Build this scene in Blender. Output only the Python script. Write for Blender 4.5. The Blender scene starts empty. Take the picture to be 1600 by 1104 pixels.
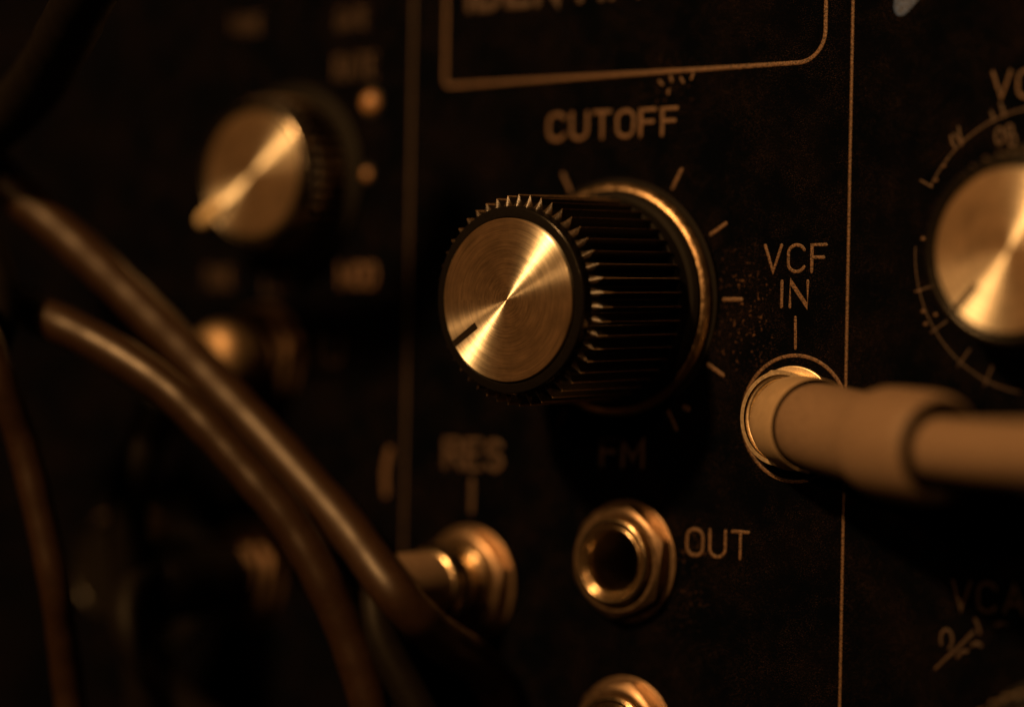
import bpy, bmesh, math, random
from mathutils import Vector, Matrix
S = 0.001                      # every length below is in millimetres
PI = math.pi
rnd = random.Random(7)
sc = bpy.context.scene
COL = sc.collection

# ------------------------------------------------------------------ camera, world, lamps, exposure
R_ = Vector((0.78143916, 0.62368607, 0.01919718))
U_ = Vector((-0.01173719, -0.01606815, 0.99980201))
F_ = Vector((-0.62387104, 0.78150976, 0.00523596))
CAM = Vector((110.34531838, -151.16115573, -4.74267592))
cam = bpy.data.cameras.new('camera')
cam.sensor_width = 36.0
cam.lens = 4250.0 / 1600.0 * 36.0
cam.clip_start = 0.005
cam.clip_end = 50
cam.dof.use_dof = True
cam.dof.focus_distance = 178.3 * S
cam.dof.aperture_fstop = 9.3
co = bpy.data.objects.new('camera', cam); COL.objects.link(co)
m = Matrix.Identity(4)
for i in range(3):
    m[i][0] = R_[i]; m[i][1] = U_[i]; m[i][2] = -F_[i]; m[i][3] = CAM[i] * S
co.matrix_world = m
sc.camera = co

w = bpy.data.worlds.new('World'); sc.world = w; w.use_nodes = True
w.node_tree.nodes['Background'].inputs[0].default_value = (1.0, 0.33, 0.07, 1)
w.node_tree.nodes['Background'].inputs[1].default_value = 0.0035

def area(name, loc, target, size, power, color):
    l = bpy.data.lights.new(name, 'AREA'); l.shape = 'DISK'; l.size = size * S; l.energy = power; l.color = color
    o = bpy.data.objects.new(name, l); COL.objects.link(o)
    o.location = Vector(loc) * S
    o.rotation_euler = (Vector(target) - Vector(loc)).to_track_quat('-Z', 'Y').to_euler()
    return o
area('key_lamp', (-25, -290, 205), (0, 0, -5), 26, 2.0, (1.0, 0.49, 0.16))
area('second_lamp', (45, -330, 92), (0, 0, -5), 8, 0.14, (1.0, 0.46, 0.145))

vs = sc.view_settings
sc.display_settings.display_device = 'sRGB'
vs.view_transform = 'Standard'; vs.look = 'None'; vs.exposure = -0.28; vs.gamma = 1; vs.use_curve_mapping = False
sc.cycles.use_denoising = True
sc.cycles.max_bounces = 6

# ------------------------------------------------------------------ materials
def mat(name, base, rough=0.5, metal=0.0, spec=0.5):
    M = bpy.data.materials.new(name); M.use_nodes = True
    b = M.node_tree.nodes['Principled BSDF']
    b.inputs['Base Color'].default_value = (*base, 1); b.inputs['Roughness'].default_value = rough
    b.inputs['Metallic'].default_value = metal; b.inputs['Specular IOR Level'].default_value = spec
    return M, M.node_tree, b
def N(nt, t, **kw):
    n = nt.nodes.new(t)
    for k, v in kw.items(): setattr(n, k, v)
    return n
def mm(nt):                    # object coordinates in millimetres
    tc = N(nt, 'ShaderNodeTexCoord'); v = N(nt, 'ShaderNodeVectorMath', operation='SCALE')
    nt.links.new(tc.outputs['Object'], v.inputs[0]); v.inputs['Scale'].default_value = 1 / S
    return v.outputs[0]
def noise(nt, vec, scale, detail=3, rough=0.6, dim='3D'):
    n = N(nt, 'ShaderNodeTexNoise', noise_dimensions=dim)
    n.inputs['Scale'].default_value = scale; n.inputs['Detail'].default_value = detail; n.inputs['Roughness'].default_value = rough
    nt.links.new(vec, n.inputs['Vector']); return n.outputs['Fac']
def ramp(nt, fac, stops):
    r = N(nt, 'ShaderNodeValToRGB'); e = r.color_ramp.elements
    while len(e) < len(stops): e.new(0.5)
    for i, (p, c) in enumerate(stops):
        e[i].position = p; e[i].color = (c, c, c, 1) if not isinstance(c, tuple) else (*c, 1)
    nt.links.new(fac, r.inputs[0]); return r.outputs[0]
def math_(nt, op, a, b=None):
    n = N(nt, 'ShaderNodeMath', operation=op)
    for i, x in enumerate((a, b)):
        if x is None: continue
        if isinstance(x, (int, float)): n.inputs[i].default_value = x
        else: nt.links.new(x, n.inputs[i])
    return n.outputs[0]
def bump(nt, b, h, strength=0.3, dist=0.05):
    n = N(nt, 'ShaderNodeBump'); n.inputs['Strength'].default_value = strength; n.inputs['Distance'].default_value = dist * S
    nt.links.new(h, n.inputs['Height']); nt.links.new(n.outputs[0], b.inputs['Normal'])
def mixc(nt, f, a, c):
    n = N(nt, 'ShaderNodeMix', data_type='RGBA'); nt.links.new(f, n.inputs[0])
    for i, x in ((6, a), (7, c)):
        if isinstance(x, tuple): n.inputs[i].default_value = (*x, 1)
        else: nt.links.new(x, n.inputs[i])
    return n.outputs[2]

def panel_material():
    M, nt, b = mat('black_powder_coat', (0.01, 0.01, 0.011), 0.75, 0, 0.008)
    v = mm(nt)
    fine = noise(nt, v, 9.0, 4, 0.7)
    big = noise(nt, v, 0.16, 3, 0.6)
    # dust and grime: sparse flecks, denser in big soft patches and round the printed legends
    fleck = ramp(nt, noise(nt, v, 3.4, 3, 0.62), [(0.57, 0.0), (0.66, 1.0)])
    patch = ramp(nt, big, [(0.46, 0.0), (0.64, 1.0)])
    sep = N(nt, 'ShaderNodeSeparateXYZ'); nt.links.new(v, sep.inputs[0])
    def spot(cx, cy, rx, ry):
        dx = math_(nt, 'DIVIDE', math_(nt, 'SUBTRACT', sep.outputs[0], cx), rx)
        dy = math_(nt, 'DIVIDE', math_(nt, 'SUBTRACT', sep.outputs[1], cy), ry)
        d = math_(nt, 'SQRT', math_(nt, 'ADD', math_(nt, 'MULTIPLY', dx, dx), math_(nt, 'MULTIPLY', dy, dy)))
        return ramp(nt, d, [(0.25, 1.0), (1.0, 0.0)])
    g = math_(nt, 'MAXIMUM', math_(nt, 'MAXIMUM', spot(9.3, -0.6, 3.4, 5.2), math_(nt, 'MULTIPLY', spot(4.6, -18.6, 3.2, 4.6), 0.6)),
              math_(nt, 'MULTIPLY', spot(2.5, 14.6, 4.0, 2.6), 0.5))
    grime = math_(nt, 'ADD', math_(nt, 'MULTIPLY', patch, 0.06), g)
    amt = math_(nt, 'MULTIPLY', math_(nt, 'MULTIPLY', fleck, ramp(nt, noise(nt, v, 1.1, 3, 0.6), [(0.42, 0.05), (0.62, 1.0)])), grime)
    film = math_(nt, 'MULTIPLY', ramp(nt, fine, [(0.40, 0.0), (0.75, 1.0)]), math_(nt, 'ADD', math_(nt, 'MULTIPLY', patch, 0.04), 0.001))
    vor = N(nt, 'ShaderNodeTexVoronoi'); vor.inputs['Scale'].default_value = 4.2; nt.links.new(v, vor.inputs['Vector'])
    dot = ramp(nt, vor.outputs['Distance'], [(0.03, 1.0), (0.075, 0.0)])
    sel = N(nt, 'ShaderNodeSeparateColor'); nt.links.new(vor.outputs['Color'], sel.inputs[0])
    dot = math_(nt, 'MULTIPLY', dot, ramp(nt, sel.outputs[0], [(0.55, 0.0), (1.0, 0.55)]))
    pin = math_(nt, 'MULTIPLY', ramp(nt, noise(nt, v, 15.0, 2, 0.55), [(0.60, 0.0), (0.70, 0.7)]), ramp(nt, noise(nt, v, 0.35, 4, 0.7), [(0.42, 0.02), (0.66, 1.0)]))
    f = math_(nt, 'MINIMUM', math_(nt, 'ADD', math_(nt, 'ADD', math_(nt, 'ADD', amt, film), dot), pin), 1.0)
    nt.links.new(mixc(nt, f, (0.0007, 0.0013, 0.0028), (0.10, 0.056, 0.033)), b.inputs['Base Color'])
    bump(nt, b, fine, 0.5, 0.05)
    return M
def print_material(name='printed_ink', c=(0.125, 0.070, 0.038), spots=True):
    M, nt, b = mat(name, c, 0.55)
    v = mm(nt)
    n1 = ramp(nt, noise(nt, v, 7.5, 2, 0.7), [(0.36, 0.12), (0.52, 0.75), (0.7, 1.25)])
    mul = N(nt, 'ShaderNodeMix', data_type='RGBA', blend_type='MULTIPLY'); mul.inputs[0].default_value = 1
    mul.inputs[6].default_value = (*c, 1); nt.links.new(n1, mul.inputs[7]); nt.links.new(mul.outputs[2], b.inputs['Base Color'])
    bump(nt, b, n1, 0.5, 0.03)
    return M
def metal_material(name, c, rough, nscale=3.0, bstr=0.25, rvar=0.12, bd=0.02):
    M, nt, b = mat(name, c, rough, 1.0)
    v = mm(nt); n = noise(nt, v, nscale, 4, 0.65)
    b.inputs['Roughness'].default_value = rough
    nt.links.new(math_(nt, 'ADD', math_(nt, 'MULTIPLY', n, rvar * 2), rough - rvar), b.inputs['Roughness'])
    col = mixc(nt, ramp(nt, noise(nt, v, nscale * 0.6, 3), [(0.35, 0.0), (0.7, 1.0)]), tuple(x * 0.72 for x in c), c)
    nt.links.new(col, b.inputs['Base Color'])
    bump(nt, b, n, bstr, bd)
    return M
def brushed_material(name='spun_metal', gain=1.0, r0=0.29, broad=0.10):
    M, nt, b = mat(name, (0.92, 0.88, 0.78), 0.34, 1.0)
    v = mm(nt)
    sep = N(nt, 'ShaderNodeSeparateXYZ'); nt.links.new(v, sep.inputs[0])
    x2 = math_(nt, 'MULTIPLY', sep.outputs[0], sep.outputs[0]); y2 = math_(nt, 'MULTIPLY', sep.outputs[1], sep.outputs[1])
    r = math_(nt, 'SQRT', math_(nt, 'ADD', x2, y2))
    ang = math_(nt, 'ARCTAN2', sep.outputs[1], sep.outputs[0])
    c1 = N(nt, 'ShaderNodeCombineXYZ'); nt.links.new(math_(nt, 'MULTIPLY', r, 9.0), c1.inputs[0]); nt.links.new(math_(nt, 'MULTIPLY', ang, 1.1), c1.inputs[1])
    g = noise(nt, c1.outputs[0], 1.0, 4, 0.75)
    c2 = N(nt, 'ShaderNodeCombineXYZ'); nt.links.new(math_(nt, 'MULTIPLY', r, 3.2), c2.inputs[0]); nt.links.new(math_(nt, 'MULTIPLY', ang, 2.6), c2.inputs[1]); c2.inputs[2].default_value = 5
    g2 = noise(nt, c2.outputs[0], 1.0, 3, 0.6)
    t = N(nt, 'ShaderNodeTangent', direction_type='RADIAL', axis='Z')
    nt.links.new(t.outputs[0], b.inputs['Tangent'])
    b.inputs['Anisotropic'].default_value = 1.0
    b.inputs['Anisotropic Rotation'].default_value = 0.25
    stain = noise(nt, v, 0.5, 3, 0.6)
    k = math_(nt, 'MULTIPLY', math_(nt, 'ADD', math_(nt, 'MULTIPLY', ramp(nt, g, [(0.30, 0.45), (0.60, 1.0)]), 0.85), math_(nt, 'MULTIPLY', g2, 0.45)), ramp(nt, stain, [(0.3, 0.75), (0.6, 1.0)]))
    mul = N(nt, 'ShaderNodeVectorMath', operation='SCALE'); mul.inputs[0].default_value = (0.95 * gain, 0.95 * gain, 0.84 * gain); nt.links.new(k, mul.inputs['Scale'])
    nt.links.new(mul.outputs[0], b.inputs['Base Color'])
    nt.links.new(math_(nt, 'ADD', math_(nt, 'MULTIPLY', g2, 0.10), r0), b.inputs['Roughness'])
    bump(nt, b, g, 0.35, 0.03)
    gl = N(nt, 'ShaderNodeBsdfAnisotropic'); gl.inputs['Roughness'].default_value = 0.62
    mu2 = N(nt, 'ShaderNodeVectorMath', operation='SCALE'); mu2.inputs[0].default_value = (1.0 * gain, 0.70 * gain, 0.44 * gain); nt.links.new(k, mu2.inputs['Scale']); nt.links.new(mu2.outputs[0], gl.inputs['Color'])
    nt.links.new(b.inputs['Normal'].links[0].from_socket, gl.inputs['Normal'])
    ms = N(nt, 'ShaderNodeMixShader'); ms.inputs[0].default_value = broad
    nt.links.new(b.outputs[0], ms.inputs[1]); nt.links.new(gl.outputs[0], ms.inputs[2])
    nt.links.new(ms.outputs[0], nt.nodes['Material Output'].inputs[0])
    return M
def plastic_material(name, c, rough, spec=0.5, nscale=4.0, bstr=0.2, var=0.25, bd=0.03):
    M, nt, b = mat(name, c, rough, 0.0, spec)
    v = mm(nt); n = noise(nt, v, nscale, 4, 0.65)
    nt.links.new(mixc(nt, ramp(nt, noise(nt, v, nscale * 0.25, 3), [(0.3, 0.0), (0.7, 1.0)]), tuple(x * (1 - var) for x in c), c), b.inputs['Base Color'])
    nt.links.new(math_(nt, 'ADD', math_(nt, 'MULTIPLY', n, 0.2), rough - 0.1), b.inputs['Roughness'])
    bump(nt, b, n, bstr, bd)
    return M
M_panel = panel_material()
M_print = print_material()
M_shaded = print_material('shaded_ink', (0.075, 0.044, 0.027))  # darker copy of the printed ink, with dimmer light put into its colour
M_dim = print_material('brown_and_shaded_ink', (0.048, 0.026, 0.016))  # brown title ink; on other marks, shade put into the printed colour
M_blue = print_material('pale_blue_ink', (0.035, 0.075, 0.21))
M_black = plastic_material('black_knob_plastic', (0.012, 0.0115, 0.011), 0.36, 0.5, 12.0, 0.6, 0.3, 0.04)
def grip_material(crest, top):
    M, nt, b = mat('ribbed_black_plastic_%d' % int(crest * 10), (0.010, 0.0095, 0.009), 0.30, 0, 0.6)
    v = mm(nt); sep = N(nt, 'ShaderNodeSeparateXYZ'); nt.links.new(v, sep.inputs[0])
    r = math_(nt, 'SQRT', math_(nt, 'ADD', math_(nt, 'MULTIPLY', sep.outputs[0], sep.outputs[0]), math_(nt, 'MULTIPLY', sep.outputs[1], sep.outputs[1])))
    n = noise(nt, v, 9.0, 4, 0.75)
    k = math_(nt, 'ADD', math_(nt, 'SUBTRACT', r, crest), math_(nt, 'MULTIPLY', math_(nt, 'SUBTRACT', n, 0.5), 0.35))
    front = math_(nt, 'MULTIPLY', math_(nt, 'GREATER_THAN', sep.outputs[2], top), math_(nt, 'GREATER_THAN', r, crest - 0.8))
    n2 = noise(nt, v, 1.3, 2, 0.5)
    wear_glint = math_(nt, 'MAXIMUM', ramp(nt, math_(nt, 'ADD', k, 0.5), [(0.38, 0.0), (0.48, 1.0)]), math_(nt, 'MULTIPLY', front, ramp(nt, math_(nt, 'MULTIPLY', n, n2), [(0.18, 0.01), (0.42, 0.17)])))  # worn edges, with crest and tooth highlights put into the colour
    nt.links.new(mixc(nt, wear_glint, (0.008, 0.0075, 0.007), (0.42, 0.28, 0.17)), b.inputs['Base Color'])
    bump(nt, b, n, 0.5, 0.04); return M
M_gloss = plastic_material('glossy_black_plastic', (0.008, 0.007, 0.006), 0.25, 0.28, 10.0, 0.25)
M_dark = plastic_material('dark_notch_and_shade_paint', (0.012, 0.009, 0.007), 0.7, 0.05)
M_cable3 = plastic_material('soot_black_cable_rubber', (0.006, 0.005, 0.0045), 0.5, 0.06)
M_gold = metal_material('worn_nickel_band', (0.44, 0.32, 0.20), 0.38, 1.3, 0.45, 0.2, 0.16)
M_nut = metal_material('nickel_plated_steel', (0.34, 0.245, 0.165), 0.40, 3.0, 0.4)
M_satin = metal_material('satin_nickel', (0.86, 0.72, 0.52), 0.42, 4.0, 0.3)
M_satin2 = metal_material('brushed_nickel', (0.34, 0.25, 0.16), 0.55, 4.0, 0.3)
M_nut_shaded = metal_material('shaded_nickel_steel', (0.22, 0.15, 0.10), 0.42, 3.0, 0.4)  # darker copy of the nut steel, shade at the left put into its colour
M_chrome = metal_material('bright_nickel', (0.70, 0.56, 0.38), 0.22, 4.0, 0.15, 0.08)
M_glint = plastic_material('rim_glint_paint', (0.72, 0.58, 0.36), 0.4, 0.5)
M_ring = metal_material('dark_anodised_ring', (0.40, 0.36, 0.30), 0.22, 3.0, 0.2, 0.05)
M_brush = brushed_material()
M_brush2 = brushed_material('dull_spun_metal', 0.62, 0.43, 0.26)
M_plug = plastic_material('cream_moulded_rubber', (0.185, 0.130, 0.090), 0.6, 0.3, 13.0, 0.55, 0.35)
M_collar = plastic_material('smooth_cream_plastic', (0.31, 0.235, 0.155), 0.36, 0.4, 5.0, 0.15, 0.2)
M_cable = plastic_material('black_cable_rubber', (0.019, 0.0095, 0.005), 0.38, 0.40, 6.0, 0.35)
M_cable2 = plastic_material('dull_black_cable_rubber', (0.023, 0.0115, 0.006), 0.44, 0.36, 6.0, 0.35)
M_rim = plastic_material('turned_black_rim', (0.006, 0.0055, 0.005), 0.2, 0.2, 14.0, 0.1, 0.2, 0.02)
M_skirt = plastic_material('matte_black_skirt', (0.006, 0.0055, 0.005), 0.6, 0.08)
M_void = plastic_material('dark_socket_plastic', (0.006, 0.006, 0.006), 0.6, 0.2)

# ------------------------------------------------------------------ mesh helpers (all in mm, local frame: x right, y up the panel, z out of it)
def obj(name, verts, faces, material, parent=None, smooth=True, label=None, autosmooth=None):
    me = bpy.data.meshes.new(name)
    me.from_pydata([(a * S, b * S, c * S) for a, b, c in verts], [], faces)
    bm = bmesh.new(); bm.from_mesh(me); bmesh.ops.recalc_face_normals(bm, faces=bm.faces); bm.to_mesh(me); bm.free()
    me.materials.append(material)
    if smooth: me.polygons.foreach_set('use_smooth', [True] * len(me.polygons))
    if autosmooth:
        me.set_sharp_from_angle(angle=math.radians(autosmooth))
    o = bpy.data.objects.new(name, me); COL.objects.link(o)
    if parent: o.parent = parent
    if label: o['label'] = label
    return o
def lathe(prof, seg=96, close=True, cap=True):
    V, Fc = [], []
    for r, h in prof:
        for i in range(seg):
            a = 2 * PI * i / seg; V.append((r * math.cos(a), r * math.sin(a), h))
    for j in range(len(prof) - 1):
        for i in range(seg):
            k = (i + 1) % seg
            Fc.append((j * seg + i, j * seg + k, (j + 1) * seg + k, (j + 1) * seg + i))
    return V, Fc
def cap_end(V, Fc, start, seg, h):
    V.append((0, 0, h)); c = len(V) - 1
    for i in range(seg): Fc.append((start + i, start + (i + 1) % seg, c))
def bevel_prof(pts, r=0.08, n=3):      # round the inner corners of a profile
    out = [pts[0]]
    for i in range(1, len(pts) - 1):
        a, b, c = Vector(pts[i - 1]), Vector(pts[i]), Vector(pts[i + 1])
        rr = min(r, (a - b).length * 0.45, (c - b).length * 0.45)
        p, q = b + (a - b).normalized() * rr, b + (c - b).normalized() * rr
        for k in range(n + 1):
            t = k / n; out.append(tuple((1 - t) ** 2 * p + 2 * t * (1 - t) * b + t * t * q))
    out.append(pts[-1]); return out
def rot_empty(name, x, z, h=0.0, tilt=0.0, spin=0.0):
    o = bpy.data.objects.new(name, None); COL.objects.link(o)
    o.empty_display_size = 0.002
    o.location = (x * S, -h * S, z * S)
    o.rotation_euler = (Matrix.Rotation(math.radians(90 + tilt), 4, 'X') @ Matrix.Rotation(spin, 4, 'Z')).to_euler()
    return o
def tag(o, label, cat, group=None):
    o['label'] = label; o['category'] = cat
    if group: o['group'] = group
def catmull(P, n=14):
    P = [Vector(p) for p in P]; Q = [2 * P[0] - P[1]] + P + [2 * P[-1] - P[-2]]; out = []
    for i in range(1, len(Q) - 2):
        for k in range(n):
            t = k / n; a, b, c, d = Q[i - 1], Q[i], Q[i + 1], Q[i + 2]
            out.append(0.5 * ((2 * b) + (c - a) * t + (2 * a - 5 * b + 4 * c - d) * t * t + (3 * b - a - 3 * c + d) * t ** 3))
    out.append(P[-1]); return out
def tube(path, radius, seg=40):        # path: list of Vectors, radius: f(i, s) or number
    V, Fc = [], []
    s = 0; up = Vector((0.13, 0.2, 1)); prev = None
    n = len(path)
    for i, p in enumerate(path):
        t = (path[min(i + 1, n - 1)] - path[max(i - 1, 0)]).normalized()
        if i: s += (p - path[i - 1]).length
        u = (up - t * up.dot(t)).normalized(); up = u; v = t.cross(u)
        r = radius(s) if callable(radius) else radius
        for k in range(seg):
            a = 2 * PI * k / seg; V.append(tuple(p + u * (r * math.cos(a)) + v * (r * math.sin(a))))
    for j in range(n - 1):
        for k in range(seg):
            k2 = (k + 1) % seg; Fc.append((j * seg + k, j * seg + k2, (j + 1) * seg + k2, (j + 1) * seg + k))
    V.append(tuple(path[0])); c = len(V) - 1
    for k in range(seg): Fc.append((k, (k + 1) % seg, c))
    V.append(tuple(path[-1])); c = len(V) - 1; b0 = (n - 1) * seg
    for k in range(seg): Fc.append((b0 + k, b0 + (k + 1) % seg, c))
    return V, Fc
def resample(path, s0, s1, n):
    L = [0]
    for i in range(1, len(path)): L.append(L[-1] + (path[i] - path[i - 1]).length)
    out = []
    for k in range(n + 1):
        s = s0 + (s1 - s0) * k / n
        j = max(0, min(len(path) - 2, next((i for i in range(len(L) - 1) if L[i + 1] >= s), len(path) - 2)))
        out.append(path[j].lerp(path[j + 1], (s - L[j]) / max(1e-9, L[j + 1] - L[j])))
    return out
def profile_fn(stops):
    def f(s):
        if s <= stops[0][0]: return stops[0][1]
        for (a, ra), (b, rb) in zip(stops, stops[1:]):
            if s <= b:
                t = (s - a) / max(1e-9, b - a); return ra + (rb - ra) * t
        return stops[-1][1]
    return f
# printed stroke: a low rounded ridge of ink
ink_level = [0]
def stroke(V, Fc, pts, wd, closed=False, base=0.006, hgt=0.022):
    ink_level[0] = (ink_level[0] + 1) % 7
    z0 = base; hh = hgt + 0.0013 * ink_level[0]
    P = [Vector(p) for p in pts]; n = len(P)
    if not closed:                      # round ends
        def endcap(p, q):
            d = (p - q).normalized(); out = []
            for a in (80, 60, 35): out.append((p + d * (wd / 2) * math.sin(math.radians(a)), math.cos(math.radians(a))))
            return out
        rows = endcap(P[0], P[1]) + [(p, 1.0) for p in P] + endcap(P[-1], P[-2])[::-1]
    else: rows = [(p, 1.0) for p in P]
    base_i = len(V); m = len(rows); cs = [(-0.5, 0), (-0.46, 0.6), (-0.3, 0.93), (0, 1), (0.3, 0.93), (0.46, 0.6), (0.5, 0)]
    for i, (p, k) in enumerate(rows):
        a = rows[(i - 1) % m][0] if (closed or i) else p; b = rows[(i + 1) % m][0] if (closed or i < m - 1) else p
        t = (b - a).normalized(); nn = Vector((-t.y, t.x))
        if (closed or 0 < i < m - 1):
            t1 = (p - a); t2 = (b - p)
            if t1.length > 1e-6 and t2.length > 1e-6:
                c = max(0.5, t1.normalized().dot(nn.orthogonal().normalized()) if False else math.sqrt(max(0.25, (1 + t1.normalized().dot(t2.normalized())) / 2)))
            else: c = 1
        else: c = 1
        for x, y in cs: V.append((p.x + nn.x * wd * x * k / c, p.y + nn.y * wd * x * k / c, z0 + hh * y * (0.3 + 0.7 * k)))
    q = len(cs)
    for i in range(m if closed else m - 1):
        j = (i + 1) % m
        for k in range(q - 1): Fc.append((base_i + i * q + k, base_i + i * q + k + 1, base_i + j * q + k + 1, base_i + j * q + k))
def arc(cx, cy, rx, ry, a0, a1, n=14):
    return [(cx + rx * math.cos(math.radians(a0 + (a1 - a0) * i / n)), cy + ry * math.sin(math.radians(a0 + (a1 - a0) * i / n))) for i in range(n + 1)]
# glyphs in a box of height 1: (width, [strokes]); a stroke is (points, closed)
G = {
 'V': (0.62, [([(0, 1), (0.31, 0), (0.62, 1)], 0)]),
 'C': (0.62, [(arc(0.31, 0.69, 0.31, 0.31, 25, 180) + arc(0.31, 0.31, 0.31, 0.31, 180, 335), 0)]),
 'F': (0.52, [([(0.52, 1), (0, 1), (0, 0)], 0), ([(0, 0.53), (0.44, 0.53)], 0)]),
 'I': (0.02, [([(0, 1), (0, 0)], 0)]),
 'N': (0.58, [([(0, 0), (0, 1), (0.58, 0), (0.58, 1)], 0)]),
 'O': (0.60, [(arc(0.30, 0.69, 0.30, 0.31, 0, 180)[:-1] + [(0, 0.69)] + arc(0.30, 0.31, 0.30, 0.31, 180, 360)[:-1] + [(0.60, 0.31)], 1)]),
 'U': (0.58, [([(0, 1)] + arc(0.29, 0.30, 0.29, 0.30, 180, 360) + [(0.58, 1)], 0)]),
 'T': (0.60, [([(0, 1), (0.60, 1)], 0), ([(0.30, 1), (0.30, 0)], 0)]),
 'R': (0.56, [([(0, 0), (0, 1), (0.30, 1)] + arc(0.30, 0.76, 0.26, 0.24, 80, -90) + [(0.02, 0.52)], 0), ([(0.28, 0.52), (0.58, 0)], 0)]),
 'E': (0.50, [([(0.50, 1), (0, 1), (0, 0), (0.50, 0)], 0), ([(0, 0.52), (0.42, 0.52)], 0)]),
 'S': (0.54, [(arc(0.27, 0.76, 0.27, 0.24, 20, 250) + arc(0.27, 0.26, 0.27, 0.26, 80, -160), 0)]),
 'M': (0.72, [([(0, 0), (0, 1), (0.36, 0.25), (0.72, 1), (0.72, 0)], 0)]),
 'A': (0.66, [([(0, 0), (0.33, 1), (0.66, 0)], 0), ([(0.12, 0.33), (0.54, 0.33)], 0)]),
 'L': (0.48, [([(0, 1), (0, 0), (0.48, 0)], 0)]),
 'D': (0.58, [([(0, 0), (0, 1), (0.28, 1)] + arc(0.28, 0.5, 0.30, 0.5, 90, -90) + [(0.02, 0)], 0)]),
 'W': (0.86, [([(0, 1), (0.2, 0), (0.43, 0.8), (0.66, 0), (0.86, 1)], 0)]),
 'G': (0.62, [(arc(0.31, 0.69, 0.31, 0.31, 25, 180) + arc(0.31, 0.31, 0.31, 0.31, 180, 360) + [(0.62, 0.48), (0.36, 0.48)], 0)]),
 'P': (0.54, [([(0, 0), (0, 1), (0.28, 1)] + arc(0.28, 0.75, 0.26, 0.25, 80, -90) + [(0.02, 0.5)], 0)]),
 '1': (0.2, [([(0, 0.8), (0.2, 1), (0.2, 0)], 0)]),
 '0': (0.5, [(arc(0.25, 0.5, 0.25, 0.5, 0, 360, 24)[:-1], 1)]),
 '8': (0.46, [(arc(0.23, 0.75, 0.20, 0.24, -90, 270, 18)[:-1], 1), (arc(0.23, 0.26, 0.23, 0.25, 90, 450, 18)[:-1], 1)]),
 '5': (0.46, [([(0.44, 1), (0.06, 1), (0.02, 0.56)] + arc(0.22, 0.32, 0.24, 0.31, 110, -150), 0)]),
}
def text(parent, s, x0, x1, y0, hgt, wd, material=None, ang=0.0, name='lettering'):
    gap = 0.26; tot = sum(G[c][0] for c in s) + gap * (len(s) - 1)
    hh = hgt - wd
    kx = (x1 - x0 - wd) / tot
    V, Fc = [], []; x = 0
    ca, sa = math.cos(ang), math.sin(ang)
    for c in s:
        for pts, closed in G[c][1]:
            q = [((x + px) * kx + wd / 2, py * hh + wd / 2) for px, py in pts]
            stroke(V, Fc, [(x0 + a * ca - b * sa, y0 + a * sa + b * ca) for a, b in q], wd, bool(closed))
        x += G[c][0] + gap
    return obj(name, V, Fc, material or M_print, parent, True, 'printed word ' + s if len(s) > 1 else None)
def lines(parent, name, strokes, wd, material=None, label=None):
    V, Fc = [], []
    for st in strokes:
        pts, closed = (st if isinstance(st, tuple) and isinstance(st[0], list) else (st, False))
        # subdivide long straight runs
        stroke(V, Fc, pts, wd, closed)
    return obj(name, V, Fc, material or M_print, parent, True, label)

# ------------------------------------------------------------------ the panel, with real holes for the jacks
JACKS = dict(vcf=(13.5, -7.7), out=(0.2, -17.8), low=(0.4, -29.9), res=(-13.7, -20.3), left=(-34.6, -4.4), dim=(-36.0, -21.0))
bm = bmesh.new()
x0, x1, y0, y1 = -150, 70, -90, 90
def loop(pts):
    vs_ = [bm.verts.new((a * S, b * S, 0)) for a, b in pts]
    return [bm.edges.new((vs_[i], vs_[(i + 1) % len(vs_)])) for i in range(len(vs_))]
edges = loop([(x0, y0), (x1, y0), (x1, y1), (x0, y1)])
for cx, cy in JACKS.values():
    edges += loop([(cx + 3.05 * math.cos(2 * PI * i / 40), cy + 2.9 * math.sin(2 * PI * i / 40)) for i in range(40)])
bmesh.ops.triangle_fill(bm, edges=edges, use_beauty=True)
bm.faces.ensure_lookup_table()
ext = bmesh.ops.extrude_face_region(bm, geom=bm.faces[:])
bmesh.ops.translate(bm, verts=[e for e in ext['geom'] if isinstance(e, bmesh.types.BMVert)], vec=(0, 0, -2.0 * S))
bmesh.ops.recalc_face_normals(bm, faces=bm.faces)
me = bpy.data.meshes.new('panel'); bm.to_mesh(me); bm.free(); me.materials.append(M_panel)
panel = bpy.data.objects.new('panel', me); COL.objects.link(panel)
panel.rotation_euler = (PI / 2, 0, 0)
panel['kind'] = 'structure'; panel['label'] = 'dusty matte black synthesizer front panel with printed legends'

# printed section lines and frame
lines(panel, 'printed_line', [[(17.40 - 0.0006 * (30 - y), y) for y in range(40, -46, -2)]], 0.21, label='thin vertical line dividing two panel sections')
lines(panel, 'printed_line', [[(-20.2, y) for y in range(40, -46, -2)]], 0.26, M_dim, label='blurred vertical line at the left of the filter section')
fr = [(-17.05, 40), (-17.05, 30), (-17.05, 16.1)] + arc(-16.55, 16.1, 0.5, 0.5, 180, 270, 5)[1:] + [(-10, 15.62), (0, 15.63), (8, 15.63), (13.3, 15.64)] + arc(13.3, 17.68, 2.04, 2.04, 270, 360, 12)[1:] + [(15.34, 25), (15.34, 40)]
lines(panel, 'printed_frame', [fr], 0.30, label='rounded rectangular frame printed above the cutoff knob')
text(panel, 'IDENTIAL', -15.2, 2.9, 20.75, 3.2, 0.62, M_dim)
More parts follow.
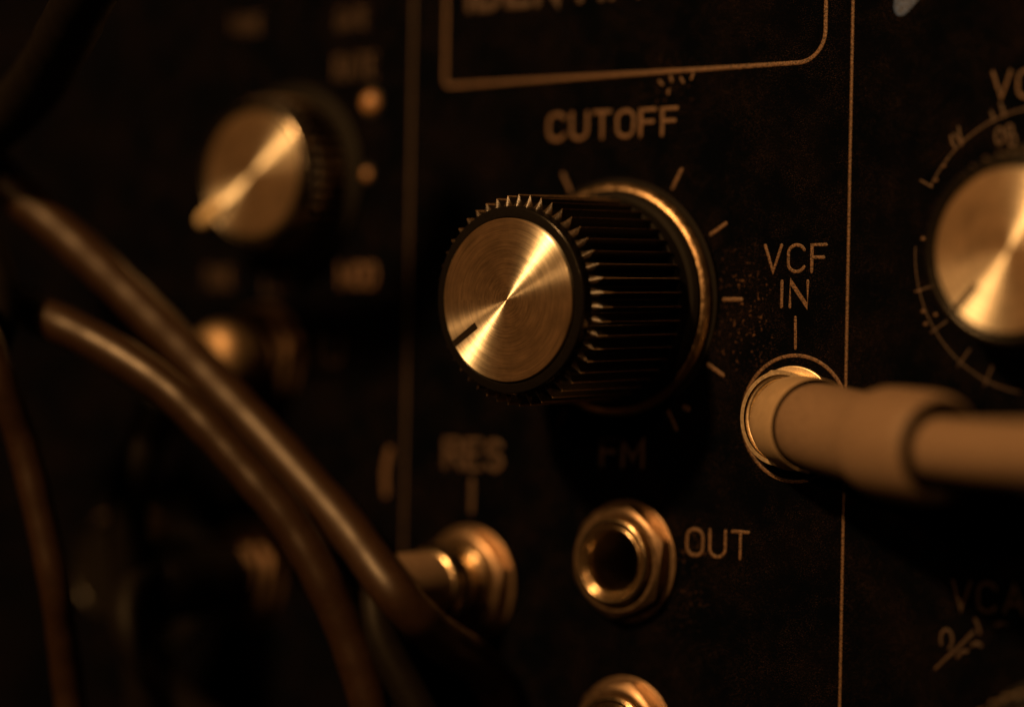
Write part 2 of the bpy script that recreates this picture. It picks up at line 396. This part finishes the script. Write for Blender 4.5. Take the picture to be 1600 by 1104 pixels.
# legends
text(panel, 'CUTOFF', -7.55, 3.75, 11.18, 2.06, 0.28)
text(panel, 'VCF', 10.86, 15.82, 1.80, 1.98, 0.235)
text(panel, 'IN', 12.22, 14.46, -0.50, 1.90, 0.235)
lines(panel, 'printed_line', [[(13.43, -1.1), (13.46, -2.2), (13.48, -3.1)]], 0.22, label='short line from VCF IN down to its socket')
text(panel, 'OUT', 5.0, 10.2, -17.25, 2.0, 0.235)
text(panel, 'RES', -16.5, -10.9, -12.2, 2.35, 0.36, M_shaded)
lines(panel, 'printed_line', [[(-13.78, -12.9), (-13.78, -14), (-13.78, -15.1)]], 0.4, M_shaded)
text(panel, 'FM', -2.4, 1.45, -11.5, 2.15, 0.36, M_shaded)
text(panel, 'VCA', 27.55, 32.6, 12.5, 1.85, 0.2)
text(panel, 'VCA', 25.35, 30.6, -19.45, 1.98, 0.22, M_shaded)
lines(panel, 'printed_ring', [(arc(13.53, -7.72, 4.14, 4.14, 88, -268, 72)[:-1] if False else arc(13.53, -7.72, 4.14, 4.14, 0, 360, 80)[:-1], True)], 0.24, label='ring printed round the VCF IN socket')
# scale ticks of the cutoff knob
for a in (-30, 30, 60, 90, 120, 150, -150):
    s_, c_ = math.sin(math.radians(a)), math.cos(math.radians(a))
    lines(panel, 'tick_mark', [[(-1 + r * s_, 0.1 + r * c_) for r in (8.75, 9.4, 10.15)]], 0.27)
lines(panel, 'tick_mark', [[(4.72, -7.2), (4.88, -7.27), (5.0, -7.3)]], 0.42)
# residue near the frame over CUTOFF
for q in ([(2.1, 15.0), (2.35, 14.75)], [(3.0, 15.3), (3.15, 14.95)], [(3.9, 15.1), (4.1, 14.8)], [(4.9, 15.35), (4.75, 15.0)], [(2.9, 14.35), (2.85, 14.1)]):
    lines(panel, 'ink_speck', [[q[0], ((q[0][0] + q[1][0]) / 2, (q[0][1] + q[1][1]) / 2), q[1]]], 0.2)
# dial ring of the knob on the far side of the divider
DX, DY, DR = 31.2, 3.1, 8.85
lines(panel, 'printed_dial_ring', [arc(DX, DY, DR, DR, 152, 60, 40)], 0.12, M_shaded)
lines(panel, 'printed_dial_ring', [arc(DX, DY, DR, DR, 178, 262, 40)], 0.10, M_dim)
for a in (152, 130, 108):
    lines(panel, 'tick_mark', [[(DX + r * math.cos(math.radians(a)), DY + r * math.sin(math.radians(a))) for r in (DR - 0.1, DR + 0.35, DR + 0.85)]], 0.13, M_shaded)
for a in (196, 214, 232, 246):
    lines(panel, 'tick_mark', [[(DX + r * math.cos(math.radians(a)), DY + r * math.sin(math.radians(a))) for r in (DR - 1.0, DR - 0.3, DR + 0.3)]], 0.14, M_dim)
for (x, y, r) in ((22.9, 3.9, .16), (22.7, 0.6, .14), (23.0, -0.7, .16), (23.9, -0.9, .14), (23.2, -1.5, .15), (23.8, 7.6, .12), (24.3, 8.5, .12), (26.1, 7.9, .14), (25.6, 7.2, .12)):
    lines(panel, 'ink_speck', [arc(x, y, r * .5, r * .5, 0, 180, 4)], r)
lines(panel, 'dial_number', [[(24.75, 10.35), (24.85, 9.95), (25.05, 9.7)], [(25.3, 10.9), (25.4, 10.4), (25.6, 10.0)]], 0.16, M_shaded)
lines(panel, 'dial_number', [(arc(28.2, 10.25, 0.28, 0.5, 0, 360, 16)[:-1], True), (arc(28.9, 10.55, 0.22, 0.36, 0, 360, 14)[:-1], True), (arc(29.1, 9.95, 0.24, 0.36, 0, 360, 14)[:-1], True)], 0.16, M_shaded)
lines(panel, 'dial_number', [[(27.6, 11.8), (27.7, 11.5), (27.8, 11.2)], [(28.3, 12.1), (28.4, 11.9), (28.5, 11.7)]], 0.16, M_shaded)
# marks under the lower VCA legend
lines(panel, 'printed_symbol', [(arc(25.1, -21.3, 0.42, 0.62, -60, 210, 14), False), [(24.35, -23.2), (25.2, -22.4), (26.1, -21.6), (27.0, -20.7)], [(25.9, -22.35), (26.2, -22.0), (26.6, -21.9)], [(26.9, -21.55), (27.2, -21.35), (27.55, -21.5)], [(27.1, -19.9), (27.3, -20.2), (27.45, -20.7)], [(28.6, -20.1), (29.0, -20.0), (29.3, -20.05)]], 0.2, M_dim)
# pale blue emblem stroke at the top
lines(panel, 'emblem', [[(20.95, 25.0), (20.95, 22.0), (20.98, 20.5), (21.0, 18.75)], [(21.05, 18.8), (22.2, 19.9), (23.6, 21.2), (26, 23.4)]], 1.15, M_blue, 'pale blue printed emblem cut by the top edge')
# blurred legends of the section on the far left
text(panel, 'WAVE', -38.8, -35.6, 20.6, 1.5, 0.16, M_shaded)
text(panel, 'GATE', -27.8, -24.6, 20.3, 1.6, 0.14, M_shaded)
text(panel, 'RATE', -27.9, -23.7, 16.5, 1.95, 0.2, M_shaded)
text(panel, 'MOD', -27.1, -23.2, 0.9, 2.0, 0.3)
text(panel, 'TUNE', -41.3, -38.2, 1.0, 1.6, 0.17, M_shaded)
text(panel, 'LOW', -34.8, -31.6, 0.5, 1.5, 0.14, M_shaded)
text(panel, 'IU', -29.1, -26.5, -4.8, 2.1, 0.26, M_shaded)
lines(panel, 'printed_line', [[(-21.7, -11.0), (-22.1, -12.4), (-22.0, -14.2)]], 0.55)

# ------------------------------------------------------------------ knobs
def fluted(n, root, crest, h0, h1, half=0.42, sub=14, endsl=0.25):
    V, Fc = [], []; seg = n * sub
    rows = [(h0, 0.0), (h0, 1.0), (h1 - 0.30, 1.0), (h1, 0.0)]
    for h, k in rows:
        for i in range(seg):
            u = (i % sub) / sub - 0.5
            sh = max(0.0, 1 - abs(u) / half)
            sh = sh
            jitter = 0.97 + 0.03 * math.sin(i * 12.9898 + h)
            r = root + (crest - root) * sh * k * jitter
            if k == 0: r = root - (0.35 if h == h0 else 0.0)
            a = 2 * PI * i / seg; V.append((r * math.cos(a), r * math.sin(a), h))
    for j in range(len(rows) - 1):
        for i in range(seg):
            k = (i + 1) % seg; Fc.append((j * seg + i, j * seg + k, (j + 1) * seg + k, (j + 1) * seg + i))
    return V, Fc
def disc_face(R, h, edge=0.07):
    V, Fc = lathe([(R, h - 0.5), (R, h - edge), (R - edge * 0.4, h - edge * 0.35), (R - edge, h)] + [(R - edge - (R - edge) * k / 10, h) for k in range(1, 10)], 120)
    cap_end(V, Fc, (3 + 9) * 120, 120, h)
    return V, Fc
def notch(r0, r1, wd, h, ang, parent, name='pointer_line', material=None):
    ca, sa = math.cos(ang), math.sin(ang); V = []; Fc = []
    for (r, t) in ((r0, -wd / 2), (r1, -wd / 2), (r1, wd / 2), (r0, wd / 2)):
        V.append((r * ca - t * sa, r * sa + t * ca, h - 0.1))
    for (r, t) in ((r0, -wd / 2), (r1, -wd / 2), (r1, wd / 2), (r0, wd / 2)):
        V.append((r * ca - t * sa, r * sa + t * ca, h + 0.012))
    Fc = [(4, 5, 6, 7)] + [(i, (i + 1) % 4, 4 + (i + 1) % 4, 4 + i) for i in range(4)]
    return obj(name, V, Fc, material or M_dark, parent, False)
def tall_knob(x, z, tilt, ang, label):
    k = rot_empty('control_knob', x, z, 0.0, tilt)
    tag(k, label, 'knob')
    obj('skirt', *lathe(bevel_prof([(0.5, 0.03), (8.35, 0.03), (8.35, 0.22), (7.8, 0.26), (6, 0.26)], 0.08)), M_skirt, k)
    V, Fc = lathe(bevel_prof([(7.0, 0.30), (7.98, 0.28), (8.0, 0.5), (7.80, 0.78), (7.58, 0.92), (7.1, 0.92)], 0.08, 3), 160)
    obj('metal_band', V, Fc, M_gold, k, label='worn metal band round the base of the knob')
    V, Fc = lathe(bevel_prof([(7.5, 0.9), (7.52, 1.15), (7.25, 1.45), (6.95, 1.5), (6.8, 2.35), (5.0, 2.45)], 0.08), 128)
    obj('collar', V, Fc, M_skirt, k)
    obj('grip', *fluted(46, 6.15, 6.98, 2.3, 11.35), grip_material(6.98, 11.03), k, True, autosmooth=35)
    V, Fc = lathe(bevel_prof([(5.2, 10.8), (6.14, 11.0), (6.16, 11.98), (6.08, 12.12), (5.52, 12.22), (5.44, 12.18), (5.44, 11.8)], 0.06, 3), 160)
    obj('rim', V, Fc, M_rim, k)
    c = obj('cap_disc', *disc_face(5.38, 12.38), M_brush, k, True, autosmooth=30, label='spun metal disc set in the knob end')
    notch(3.05, 5.33, 0.46, 12.38, ang, c)
    return k
def short_knob(x, z, tilt, ang, label, R=5.1, h=4.9, group=None, face=None, ring=None):
    k = rot_empty('control_knob', x, z, 0.0, tilt)
    tag(k, label, 'knob', group)
    obj('skirt', *lathe(bevel_prof([(0.5, 0.03), (7.0, 0.03), (7.0, 0.5), (6.2, 0.75), (5, 0.75)], 0.12)), M_skirt, k)
    obj('grip', *fluted(40, R + 0.65, R + 1.2, 0.7, h - 0.9), grip_material(R + 1.2, h + 9), k, True, autosmooth=35)
    prof = [(R + 0.75, h - 1.0), (R + 0.75, h - 0.35)] + [(R + 0.42 + 0.33 * math.cos(a), h - 0.28 + 0.33 * math.sin(a)) for a in [i * PI / 10 for i in range(1, 10)]] + [(R + 0.08, h - 0.3), (R + 0.05, h - 0.8)]
    obj('rim', *lathe(prof, 120), ring or M_gloss, k)
    c = obj('cap_disc', *disc_face(R, h), face or M_brush2, k, True, autosmooth=30, label='spun metal disc set in the knob end')
    notch(R * 0.6, R * 0.99, 0.42, h, ang, c)
    return k
knob = tall_knob(-1.0, 0.1, 2.0, math.radians(213), 'large fluted black knob with spun metal cap under the word CUTOFF')
kL = short_knob(-31.6, 9.4, 1.0, math.radians(222), 'blurred black knob with spun metal cap left of the cutoff knob', R=4.65, ring=M_ring)
ca, sa = math.cos(math.radians(215)), math.sin(math.radians(215))
bar = [Vector((r * ca, r * sa, 5.05)) for r in (3.7, 4.4, 4.9, 5.4, 5.9, 6.25, 6.4)]  # added pale bar: a highlight of the rim put into shape and colour
obj('rim_glint_bar', *tube(bar, profile_fn([(0, 0.35), (2.1, 0.6), (2.5, 0.45), (2.7, 0.05)]), 24), M_glint, kL, label='small bright bar standing in for a rim glint at the lower left of the cap')
kR = short_knob(31.6, 2.9, 0.0, math.radians(226), 'knob with spun metal cap inside the numbered dial ring, cut by the right edge', 5.0, 4.9)
kB = short_knob(33.6, -29.8, 0.0, math.radians(100), 'dark knob under the lower VCA legend, cut by the bottom edge')
kD = short_knob(-46.5, -21.0, 0.0, math.radians(200), 'unlit knob in the deep shadow behind the cables at lower left', 3.2, 5.0, face=M_gloss)

# ------------------------------------------------------------------ jack sockets
def hexagon(Rc, hole, h0, h1, rot, ch=0.22):
    """hex nut: corners Rc, round hole, domed chamfer on the front"""
    V, Fc = [], []; seg = 120
    def hexr(a):
        a = (a - rot) % (PI / 3) - PI / 6
        return 0.6 * Rc * math.cos(PI / 6) / math.cos(a) + 0.4 * Rc * 0.92
    flat = Rc * math.cos(PI / 6)
    rows = []
    for key in ('b', 'o0', 'o1', 'c', 'i1', 'i0'):
        for i in range(seg):
            a = 2 * PI * i / seg; hr = hexr(a)
            if key == 'b': r, h = hole, h0
            elif key == 'o0': r, h = hr, h0
            elif key == 'o1': r, h = hr, h1 - ch * 0.3 - (hr - flat) * 0.75
            elif key == 'c': r, h = flat * 0.97, h1
            elif key == 'i1': r, h = hole + 0.12, h1
            else: r, h = hole, h1 - 0.2
            V.append((r * math.cos(a), r * math.sin(a), h))
    for j in range(5):
        for i in range(seg):
            k = (i + 1) % seg; Fc.append((j * seg + i, j * seg + k, (j + 1) * seg + k, (j + 1) * seg + i))
    return V, Fc
def jack(key, label, Rc=4.1, wr=None, rot=math.radians(82), nut_h=(0.34, 1.45), barrel=1.95, tilt=0.0, nutmat=None):
    x, z = JACKS[key]
    j = rot_empty('jack_socket', x, z, 0, tilt); tag(j, label, 'audio jack')
    wr = wr or Rc + 0.12
    obj('washer', *lathe(bevel_prof([(2.9, 0.02), (wr, 0.02), (wr, 0.3), (2.9, 0.3)], 0.09), 96), nutmat or M_nut, j)
    obj('nut', *hexagon(Rc, 3.0, nut_h[0], nut_h[1], rot), nutmat or M_nut, j, True, autosmooth=24)
    # threaded barrel: stepped rings outside, bevelled mouth, deep bore
    prof = [(2.84, -1.5)]
    hh = 0.3
    while hh < barrel - 0.35:
        prof += [(3.0, hh), (2.84, hh + 0.12)]; hh += 0.24
    prof += [(2.98, barrel - 0.22), (2.94, barrel - 0.05), (2.84, barrel), (2.66, barrel), (2.58, barrel - 0.06), (2.55, barrel - 0.32), (2.44, barrel - 0.36), (2.40, barrel - 0.16), (2.34, barrel - 0.08), (2.24, barrel - 0.10), (2.12, barrel - 0.28), (2.04, barrel - 0.5), (1.98, barrel - 0.9), (1.98, -3.2)]
    obj('barrel', *lathe(prof, 96), nutmat or M_chrome, j, label='threaded metal barrel of the socket')
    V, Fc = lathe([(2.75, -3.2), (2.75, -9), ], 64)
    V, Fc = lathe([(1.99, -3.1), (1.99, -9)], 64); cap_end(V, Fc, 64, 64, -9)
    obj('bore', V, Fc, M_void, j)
    return j
jack('out', 'open metal jack socket with hex nut left of the word OUT')
jack('low', 'open jack socket cut by the bottom edge, below the OUT socket', rot=math.radians(75))
jack('vcf', 'hex nut jack socket under VCF IN with the cream plug in it', Rc=3.4, wr=3.45, rot=math.radians(48), nut_h=(0.3, 1.7), barrel=1.5, nutmat=M_satin)
jack('res', 'blurred jack socket under the word RES with a plug in it', rot=math.radians(80))
jack('left', 'far blurred jack socket below the left knob with a metal plug in it', nutmat=M_nut_shaded)
jack('dim', 'dim jack socket in shadow behind the crossing cables at lower left', nutmat=M_nut_shaded)

# ------------------------------------------------------------------ plugs
def part(parent, name, path, rows, material, seg=64, label=None):
    """swept body: rows are (distance along the path, radius); the rows may turn back to form a recess"""
    L = [0]
    for i in range(1, len(path)): L.append(L[-1] + (path[i] - path[i - 1]).length)
    def at(s):
        j = next((i for i in range(len(L) - 1) if L[i + 1] >= s), len(path) - 2)
        return path[j].lerp(path[j + 1], (s - L[j]) / max(1e-9, L[j + 1] - L[j]))
    full = [rows[0]]
    for a, b in zip(rows, rows[1:]):
        n = max(1, int(abs(b[0] - a[0]) / 0.5))
        for k in range(1, n + 1): full.append((a[0] + (b[0] - a[0]) * k / n, a[1] + (b[1] - a[1]) * k / n))
    V, Fc = [], []
    for s, r in full:
        p = at(s); t = (at(s + 0.35) - at(max(0, s - 0.35))).normalized()
        u = (Vector((0, 1, 0.1)) - t * t.dot(Vector((0, 1, 0.1)))).normalized(); v = t.cross(u)
        for k in range(seg):
            a = 2 * PI * k / seg; V.append(tuple(p + u * (r * math.cos(a)) + v * (r * math.sin(a))))
    for j in range(len(full) - 1):
        for k in range(seg):
            k2 = (k + 1) % seg; Fc.append((j * seg + k, j * seg + k2, (j + 1) * seg + k2, (j + 1) * seg + k))
    return obj(name, V, Fc, material, parent, True, label=label, autosmooth=50)
def rel(path, o): return [p - o for p in path]
# cream plug in VCF IN, leaning over to the right
vx, vz = JACKS['vcf']
P = catmull([(0, -0.25, 0.75), (1.1, -0.25, 1.5), (3.0, -0.3, 2.9), (6.0, -0.62, 4.9), (10.5, -1.0, 7.6), (15.5, -1.25, 10.3), (21, -1.35, 12.9), (30, -1.3, 17), (44, -1.6, 23), (58, -4, 28)], 16)
plug = rot_empty('audio_plug', vx, vz, 0); tag(plug, 'cream moulded plug leaning right out of the VCF IN socket', 'audio plug')
part(plug, 'collar', P, [(0, 1.0), (0.02, 2.50), (0.3, 2.85), (0.8, 2.98), (1.6, 3.04), (3.9, 3.05), (4.5, 3.04), (4.62, 3.0), (4.60, 2.95), (4.4, 2.93), (3.2, 2.92)], M_collar, label='smooth pale collar of the plug')
part(plug, 'seam', P, [(3.1, 2.96), (3.35, 2.6)], M_dark)
part(plug, 'sleeve', P, [(3.15, 2.62), (4.2, 2.66), (4.9, 2.74), (6.0, 2.82), (8, 2.84), (11.0, 2.80), (12.4, 2.84), (13.2, 2.98), (14.1, 3.28), (14.8, 3.40), (15.8, 3.42), (16.0, 3.42)], M_plug)
part(plug, 'strain_relief', P, [(15.9, 3.0), (15.9, 3.42), (17.6, 3.40), (19.2, 3.34), (19.9, 3.24), (20.25, 3.05), (20.35, 2.85)], M_plug)
part(plug, 'end_recess', P, [(20.34, 2.86), (20.2, 2.6), (19.6, 2.4), (19.2, 1.5)], M_dark)  # shade of the recessed end put into the colour, over cream rubber
part(plug, 'cable', P, [(18.0, 1.86), (70, 1.86)], M_plug)

# plug in RES: pale sleeve with bright metal shoulder
rx, rz = JACKS['res']
p2 = rot_empty('audio_plug', rx, rz, 0); tag(p2, 'blurred pale plug with a bright metal shoulder in the RES socket', 'audio plug')
obj('ferrule', *lathe(bevel_prof([(0.5, 1.9), (2.45, 1.9), (2.5, 3.0), (2.95, 3.3), (2.95, 4.5), (2.6, 5.0), (0.5, 5.0)], 0.25, 4)), M_chrome, p2)
V, Fc = lathe(bevel_prof([(0.3, 4.8), (2.5, 4.8), (2.5, 9.4), (1.8, 9.9), (0.3, 9.9)], 0.25, 4)); cap_end(V, Fc, len(V) - 96, 96, 9.9)
obj('sleeve', V, Fc, M_plug, p2)
Pp = catmull([(0, 0, 9.4), (0.3, -0.8, 10.6), (1.5, -3.5, 11.0), (4, -8, 10), (8, -16, 8), (11, -30, 6)], 14)
obj('cable', *tube(Pp, 1.3), M_cable3, p2)
# metal plug in the far left socket
lx, lz = JACKS['left']
p3 = rot_empty('audio_plug', lx, lz, 0); tag(p3, 'blurred shiny metal plug in the far left socket, half behind a cable', 'audio plug')
obj('shell', *lathe(bevel_prof([(0.5, 2.4), (2.5, 2.4), (2.9, 3.0), (2.9, 4.2), (2.9, 4.6), (2.6, 5.6), (1.9, 6.3), (0.5, 6.7)], 0.5, 5)), M_satin2, p3)
Pp = catmull([(0, 0, 6.4), (-0.2, -0.8, 8.2), (-1, -4, 10.2), (-2, -12, 12), (-3, -26, 9), (-3, -50, 6)], 14)
obj('cable', *tube(Pp, 1.5), M_cable3, p3)
# dark plug in the shadow lower left
dx_, dz_ = JACKS['dim']
p4 = rot_empty('audio_plug', dx_, dz_, 0); tag(p4, 'black plug almost lost in shadow behind the crossing cables at lower left', 'audio plug')
V, Fc = lathe(bevel_prof([(0.5, 2.4), (2.7, 2.4), (2.7, 5.0), (3.0, 5.4), (3.0, 9.5), (2.4, 10.4), (0.5, 10.4)], 0.3, 4)); obj('shell', V, Fc, M_gloss, p4)
Pp = catmull([(0, 0, 10.0), (0.3, -1.0, 12), (1.5, -4, 13), (5, -9, 11), (9, -14, 8), (12, -30, 6)], 14)
obj('cable', *tube(Pp, 1.6), M_cable3, p4)

# ------------------------------------------------------------------ loose patch cables (x, z, h)
def cable(pts, r, material, label, group='patch cables hanging across the panel'):
    path = catmull(pts, 18)
    o0 = path[len(path) // 2].copy()
    V, Fc = tube([p - o0 for p in path], lambda s: r * (1 + 0.018 * math.sin(s * 0.9) + 0.012 * math.sin(s * 2.3 + 1)), 44)
    o = obj('patch_cable', V, Fc, material)
    o.location = (o0.x * S, -o0.z * S, o0.y * S); o.rotation_euler = (PI / 2, 0, 0)
    tag(o, label, 'cable', group); return o
cable([(-49.86, 18.32, 25.85), (-45.79, 13.52, 22.57), (-43.2, 9.63, 20.47), (-41.64, 7.34, 19.22), (-37.65, 3.88, 17.28), (-33.79, 0.22, 15.46), (-30.03, -3.54, 13.71), (-26.89, -6.68, 12.46), (-22.6, -10.39, 11.58), (-15.97, -15.66, 11.36), (-11.63, -19.35, 11.71), (-10.14, -21.53, 10.51), (-9.87, -23.48, 7.72), (-9.96, -24.98, 4.59), (-10.3, -26.8, 1.64), (-10.19, -29.08, 0.26), (-9.86, -33.16, -0.03), (-9.66, -37.69, -0.22)], 1.5, M_cable2, 'matte black cable running from the upper left down past the RES plug')
cable([(-49.82, 2.59, 23.15), (-46.07, 1.45, 21.44), (-42.31, 0.19, 20.98), (-37.47, -1.42, 20.95), (-31.65, -3.54, 20.12), (-26.66, -6.27, 18.68), (-23.48, -9.03, 17.4), (-19.97, -12.9, 15.85), (-17.87, -15.47, 14.81), (-15.78, -19.03, 13.75), (-14.36, -22.93, 12.59), (-13.19, -27.06, 11.63), (-12.2, -32.29, 10.8), (-11.63, -37.53, 10.31)], 1.4, M_cable, 'glossy black cable curving below the matte one to the bottom edge')
cable([(-36.99, 1.29, 29.54), (-35.59, -0.87, 28.4), (-34.52, -3.49, 27.54), (-33.7, -6.55, 26.86), (-33.31, -10.64, 25.24), (-32.4, -15.13, 24.48), (-31.47, -20.2, 23.71), (-31.77, -24.01, 22.64), (-32.09, -28.17, 21.59), (-31.68, -33.3, 21.22), (-31.38, -37.76, 20.96)], 1.1, M_cable, 'thin black cable hanging down the left edge')
cable([(-41.54, 8.94, 29.38), (-39.4, 5.86, 27.66), (-37.21, 3.45, 25.89), (-36.34, 1.02, 25.18), (-36.17, -1.66, 25.02), (-36.9, -4.81, 25.59), (-38.54, -8.43, 26.87), (-41.65, -11.19, 29.34)], 1.3, M_cable3, 'short stretch of soot black cable in front of the glossy cable at the left edge')
cable([(-16.5, 27.33, 29.99), (-18.78, 23.36, 30.51), (-21.68, 19.89, 30.24), (-27.63, 16.82, 27.28), (-34.61, 14.02, 23.88), (-40.3, 11.39, 23.29), (-44.1, 9.33, 25.03)], 2.0, M_cable3, 'thick dark cable crossing the upper left corner in front of the others')
# small round light of the left section, and a lens made for a skirt glint
def light(x, z, h, r, label):
    k = rot_empty('indicator_or_glint_lens', x, z, h); tag(k, label, 'indicator light', 'small round indicator and glint lens beside the left knob')
    V, Fc = lathe([(r * math.cos(a), r * 0.8 * math.sin(a)) for a in [i * PI / 20 for i in range(0, 10)]], 40); cap_end(V, Fc, 9 * 40, 40, r * 0.8)
    obj('lens', V, Fc, M_lens, k)
    obj('bezel', *lathe(bevel_prof([(r, 0.02), (r + 0.25, 0.02), (r + 0.25, 0.2), (r, 0.2)], 0.06), 48), M_black, k)
M_lens = plastic_material('amber_lens', (0.36, 0.20, 0.09), 0.3, 0.6)
light(-24.1, 14.7, 0.0, 0.8, 'upper of the two small round amber lenses beside the left knob')
light(-24.4, 9.4, 0.0, 0.42, 'lower of the two small round amber lenses, standing in for a glint beside the left knob')  # added lens in place of a glint off the knob skirt
